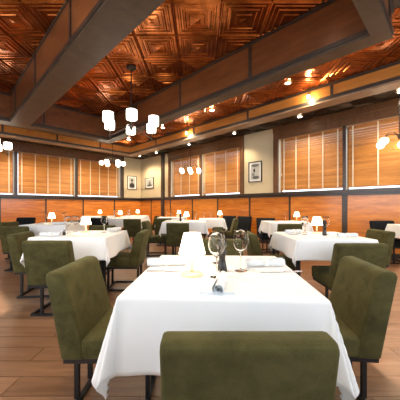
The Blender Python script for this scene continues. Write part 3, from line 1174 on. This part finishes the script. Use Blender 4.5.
def make_shaker():
    t = link('salt_shaker', None)
    MB().lathe([(0.016, 0.0), (0.018, 0.006), (0.015, 0.045)], 16).build('body', 'shaker_dark', t, True)
    MB().lathe([(0.015, 0.045), (0.016, 0.05), (0.012, 0.06), (0.004, 0.064)], 16).build('cap', 'steel', t, True)
    return t


PR = {'lamp': make_lamp(), 'glass': make_glass(), 'mill': make_mill(), 'plate': make_plate(), 'roll': make_roll(), 'knife': make_knife(), 'shaker': make_shaker()}
NM = {'lamp': ('table_lamp', 'lamp', 'small glowing table lamps'), 'glass': ('wine_glass', 'wine glass', 'wine glasses on the tables'),
      'mill': ('pepper_mill', 'pepper mill', 'black pepper mills'), 'plate': ('plate', 'plate', 'white plates'),
      'roll': ('napkin_roll', 'napkin', 'rolled napkins'), 'knife': ('table_knife', 'knife', 'table knives'), 'shaker': ('salt_shaker', 'shaker', 'salt shakers')}


def put(kind, x, y, label, rz=0.0, dz=0.0):
    n, c, g = NM[kind]
    return proto_copy(PR[kind], n, label, c, (x, y, ZTOP + dz), rz, g)


# nearest table
put('lamp', -0.038, 1.235, 'small white lamp with a glowing cone shade on the nearest table')
put('glass', 0.078, 1.205, 'large wine glass in front of the pepper mill on the nearest table', 0.3)
put('glass', 0.209, 1.32, 'wine glass standing right of the pepper mill on the nearest table')
put('glass', 0.105, 1.50, 'wine glass at the far edge of the nearest table, behind the others')
put('mill', 0.112, 1.30, 'black pepper mill behind the large wine glass on the nearest table')
put('roll', 0.355, 1.40, 'grey rolled napkin at the right side of the nearest table', math.radians(4))
put('roll', -0.185, 1.42, 'rolled napkin at the left edge of the nearest table', math.radians(8))
put('knife', 0.40, 1.285, 'silver knife beside the grey napkin, right side of the nearest table', math.radians(3))
put('knife', -0.16, 1.30, 'silver knife at the left side of the nearest table', math.radians(183))
fn = thing('folded_napkin', 'flat folded napkin at the front edge of the nearest table', 'napkin', (0.066, 0.985, ZTOP), math.radians(-2), 'flat folded napkins')
for k in range(3):
    MB().box(-0.068 + 0.001 * k, 0.068 - 0.0015 * k, -0.032, 0.032 - 0.002 * k, 0.0042 * k, 0.0042 * k + 0.004).build('linen_fold', 'napkin', fn, bevel=0.0012)
put('roll', 0.084, 1.045, 'rolled napkin seen end-on behind the flat folded napkin', math.radians(80), 0.0)
# left middle table
put('lamp', -1.42, 3.20, 'glowing cone lamp on the left middle table')
put('glass', -1.60, 3.12, 'wine glass left of the lamp on the left middle table, front one')
put('glass', -1.60, 3.30, 'wine glass left of the lamp on the left middle table, rear one')
put('glass', -1.20, 3.22, 'wine glass right of the lamp on the left middle table')
put('shaker', -1.545, 2.92, 'small dark salt shaker on the left middle table')
put('roll', -1.63, 2.80, 'blue grey rolled napkin at the front of the left middle table', 0.05)
put('plate', -1.10, 3.30, 'white plate at the right side of the left middle table')
put('roll', -1.10, 3.30, 'napkin lying on the plate at the left middle table', 1.1, 0.0095)
# far left table
put('lamp', -2.78, 4.82, 'glowing lamp on the far left table')
put('plate', -2.92, 4.72, 'white plate on the far left table')
put('glass', -2.56, 4.85, 'wine glass right of the lamp on the far left table')
put('glass', -2.98, 4.96, 'wine glass left of the lamp on the far left table')
put('roll', -2.55, 4.62, 'rolled napkin at the front of the far left table', 0.1)
# right middle table
put('lamp', 1.40, 3.08, 'glowing lamp behind the pepper mill on the right middle table')
put('mill', 1.40, 2.89, 'black pepper mill with round head on the right middle table')
put('glass', 1.46, 2.98, 'wine glass just right of the pepper mill on the right middle table')
put('glass', 1.22, 3.00, 'front wine glass left of the lamp on the right middle table')
put('glass', 1.30, 3.18, 'rear wine glass left of the lamp on the right middle table')
put('plate', 1.10, 3.02, 'white plate at the left side of the right middle table')
put('roll', 1.10, 3.02, 'napkin lying on the left plate of the right middle table', 0.3, 0.0095)
put('plate', 1.62, 2.86, 'white plate at the right side of the right middle table')
put('roll', 1.56, 2.72, 'white rolled napkin at the front right of the right middle table', 0.05)
# table against the right wainscot
put('lamp', 2.09, 5.55, 'glowing lamp on the table against the right wainscot')
put('glass', 1.86, 5.60, 'wine glass left of the lamp against the right wainscot')
put('plate', 1.62, 5.55, 'white plate on the table against the right wainscot')
# centre table
put('lamp', -0.30, 5.70, 'glowing lamp on the centre table behind the grey green chair')
put('glass', -0.10, 5.62, 'wine glass on the centre table right of its lamp')
put('glass', -0.50, 5.75, 'wine glass on the centre table left of its lamp')
put('mill', -0.42, 5.55, 'black pepper mill on the centre table')
# centre back table
put('lamp', -0.62, 7.55, 'glowing lamp on the centre back table below the far blinds')
put('glass', -0.85, 7.55, 'wine glass left of the lamp on the centre back table')
put('glass', -1.00, 7.65, 'leftmost wine glass on the centre back table')
# table in front of the two black chairs
put('lamp', 0.52, 6.72, 'glowing lamp in front of the two black chairs')
put('glass', 0.28, 6.70, 'wine glass left of the lamp in front of the black chairs')
put('glass', 0.10, 6.75, 'wine glass at the left end of the table before the black chairs')
# table below the portrait
put('lamp', -2.25, 7.25, 'glowing lamp on the table below the portrait picture')
put('glass', -1.98, 7.15, 'wine glass right of the lamp below the portrait picture')
put('glass', -2.36, 7.10, 'wine glass left of the lamp below the portrait picture')
# far tables
put('lamp', -2.12, 8.75, 'glowing lamp on the table closest to the room corner')
put('glass', -2.40, 8.70, 'wine glass on the table closest to the room corner')
put('lamp', -3.25, 8.35, 'glowing lamp on the farthest table along the left wall')
put('plate', 3.70, 4.55, 'white plate on the table cut by the right edge')
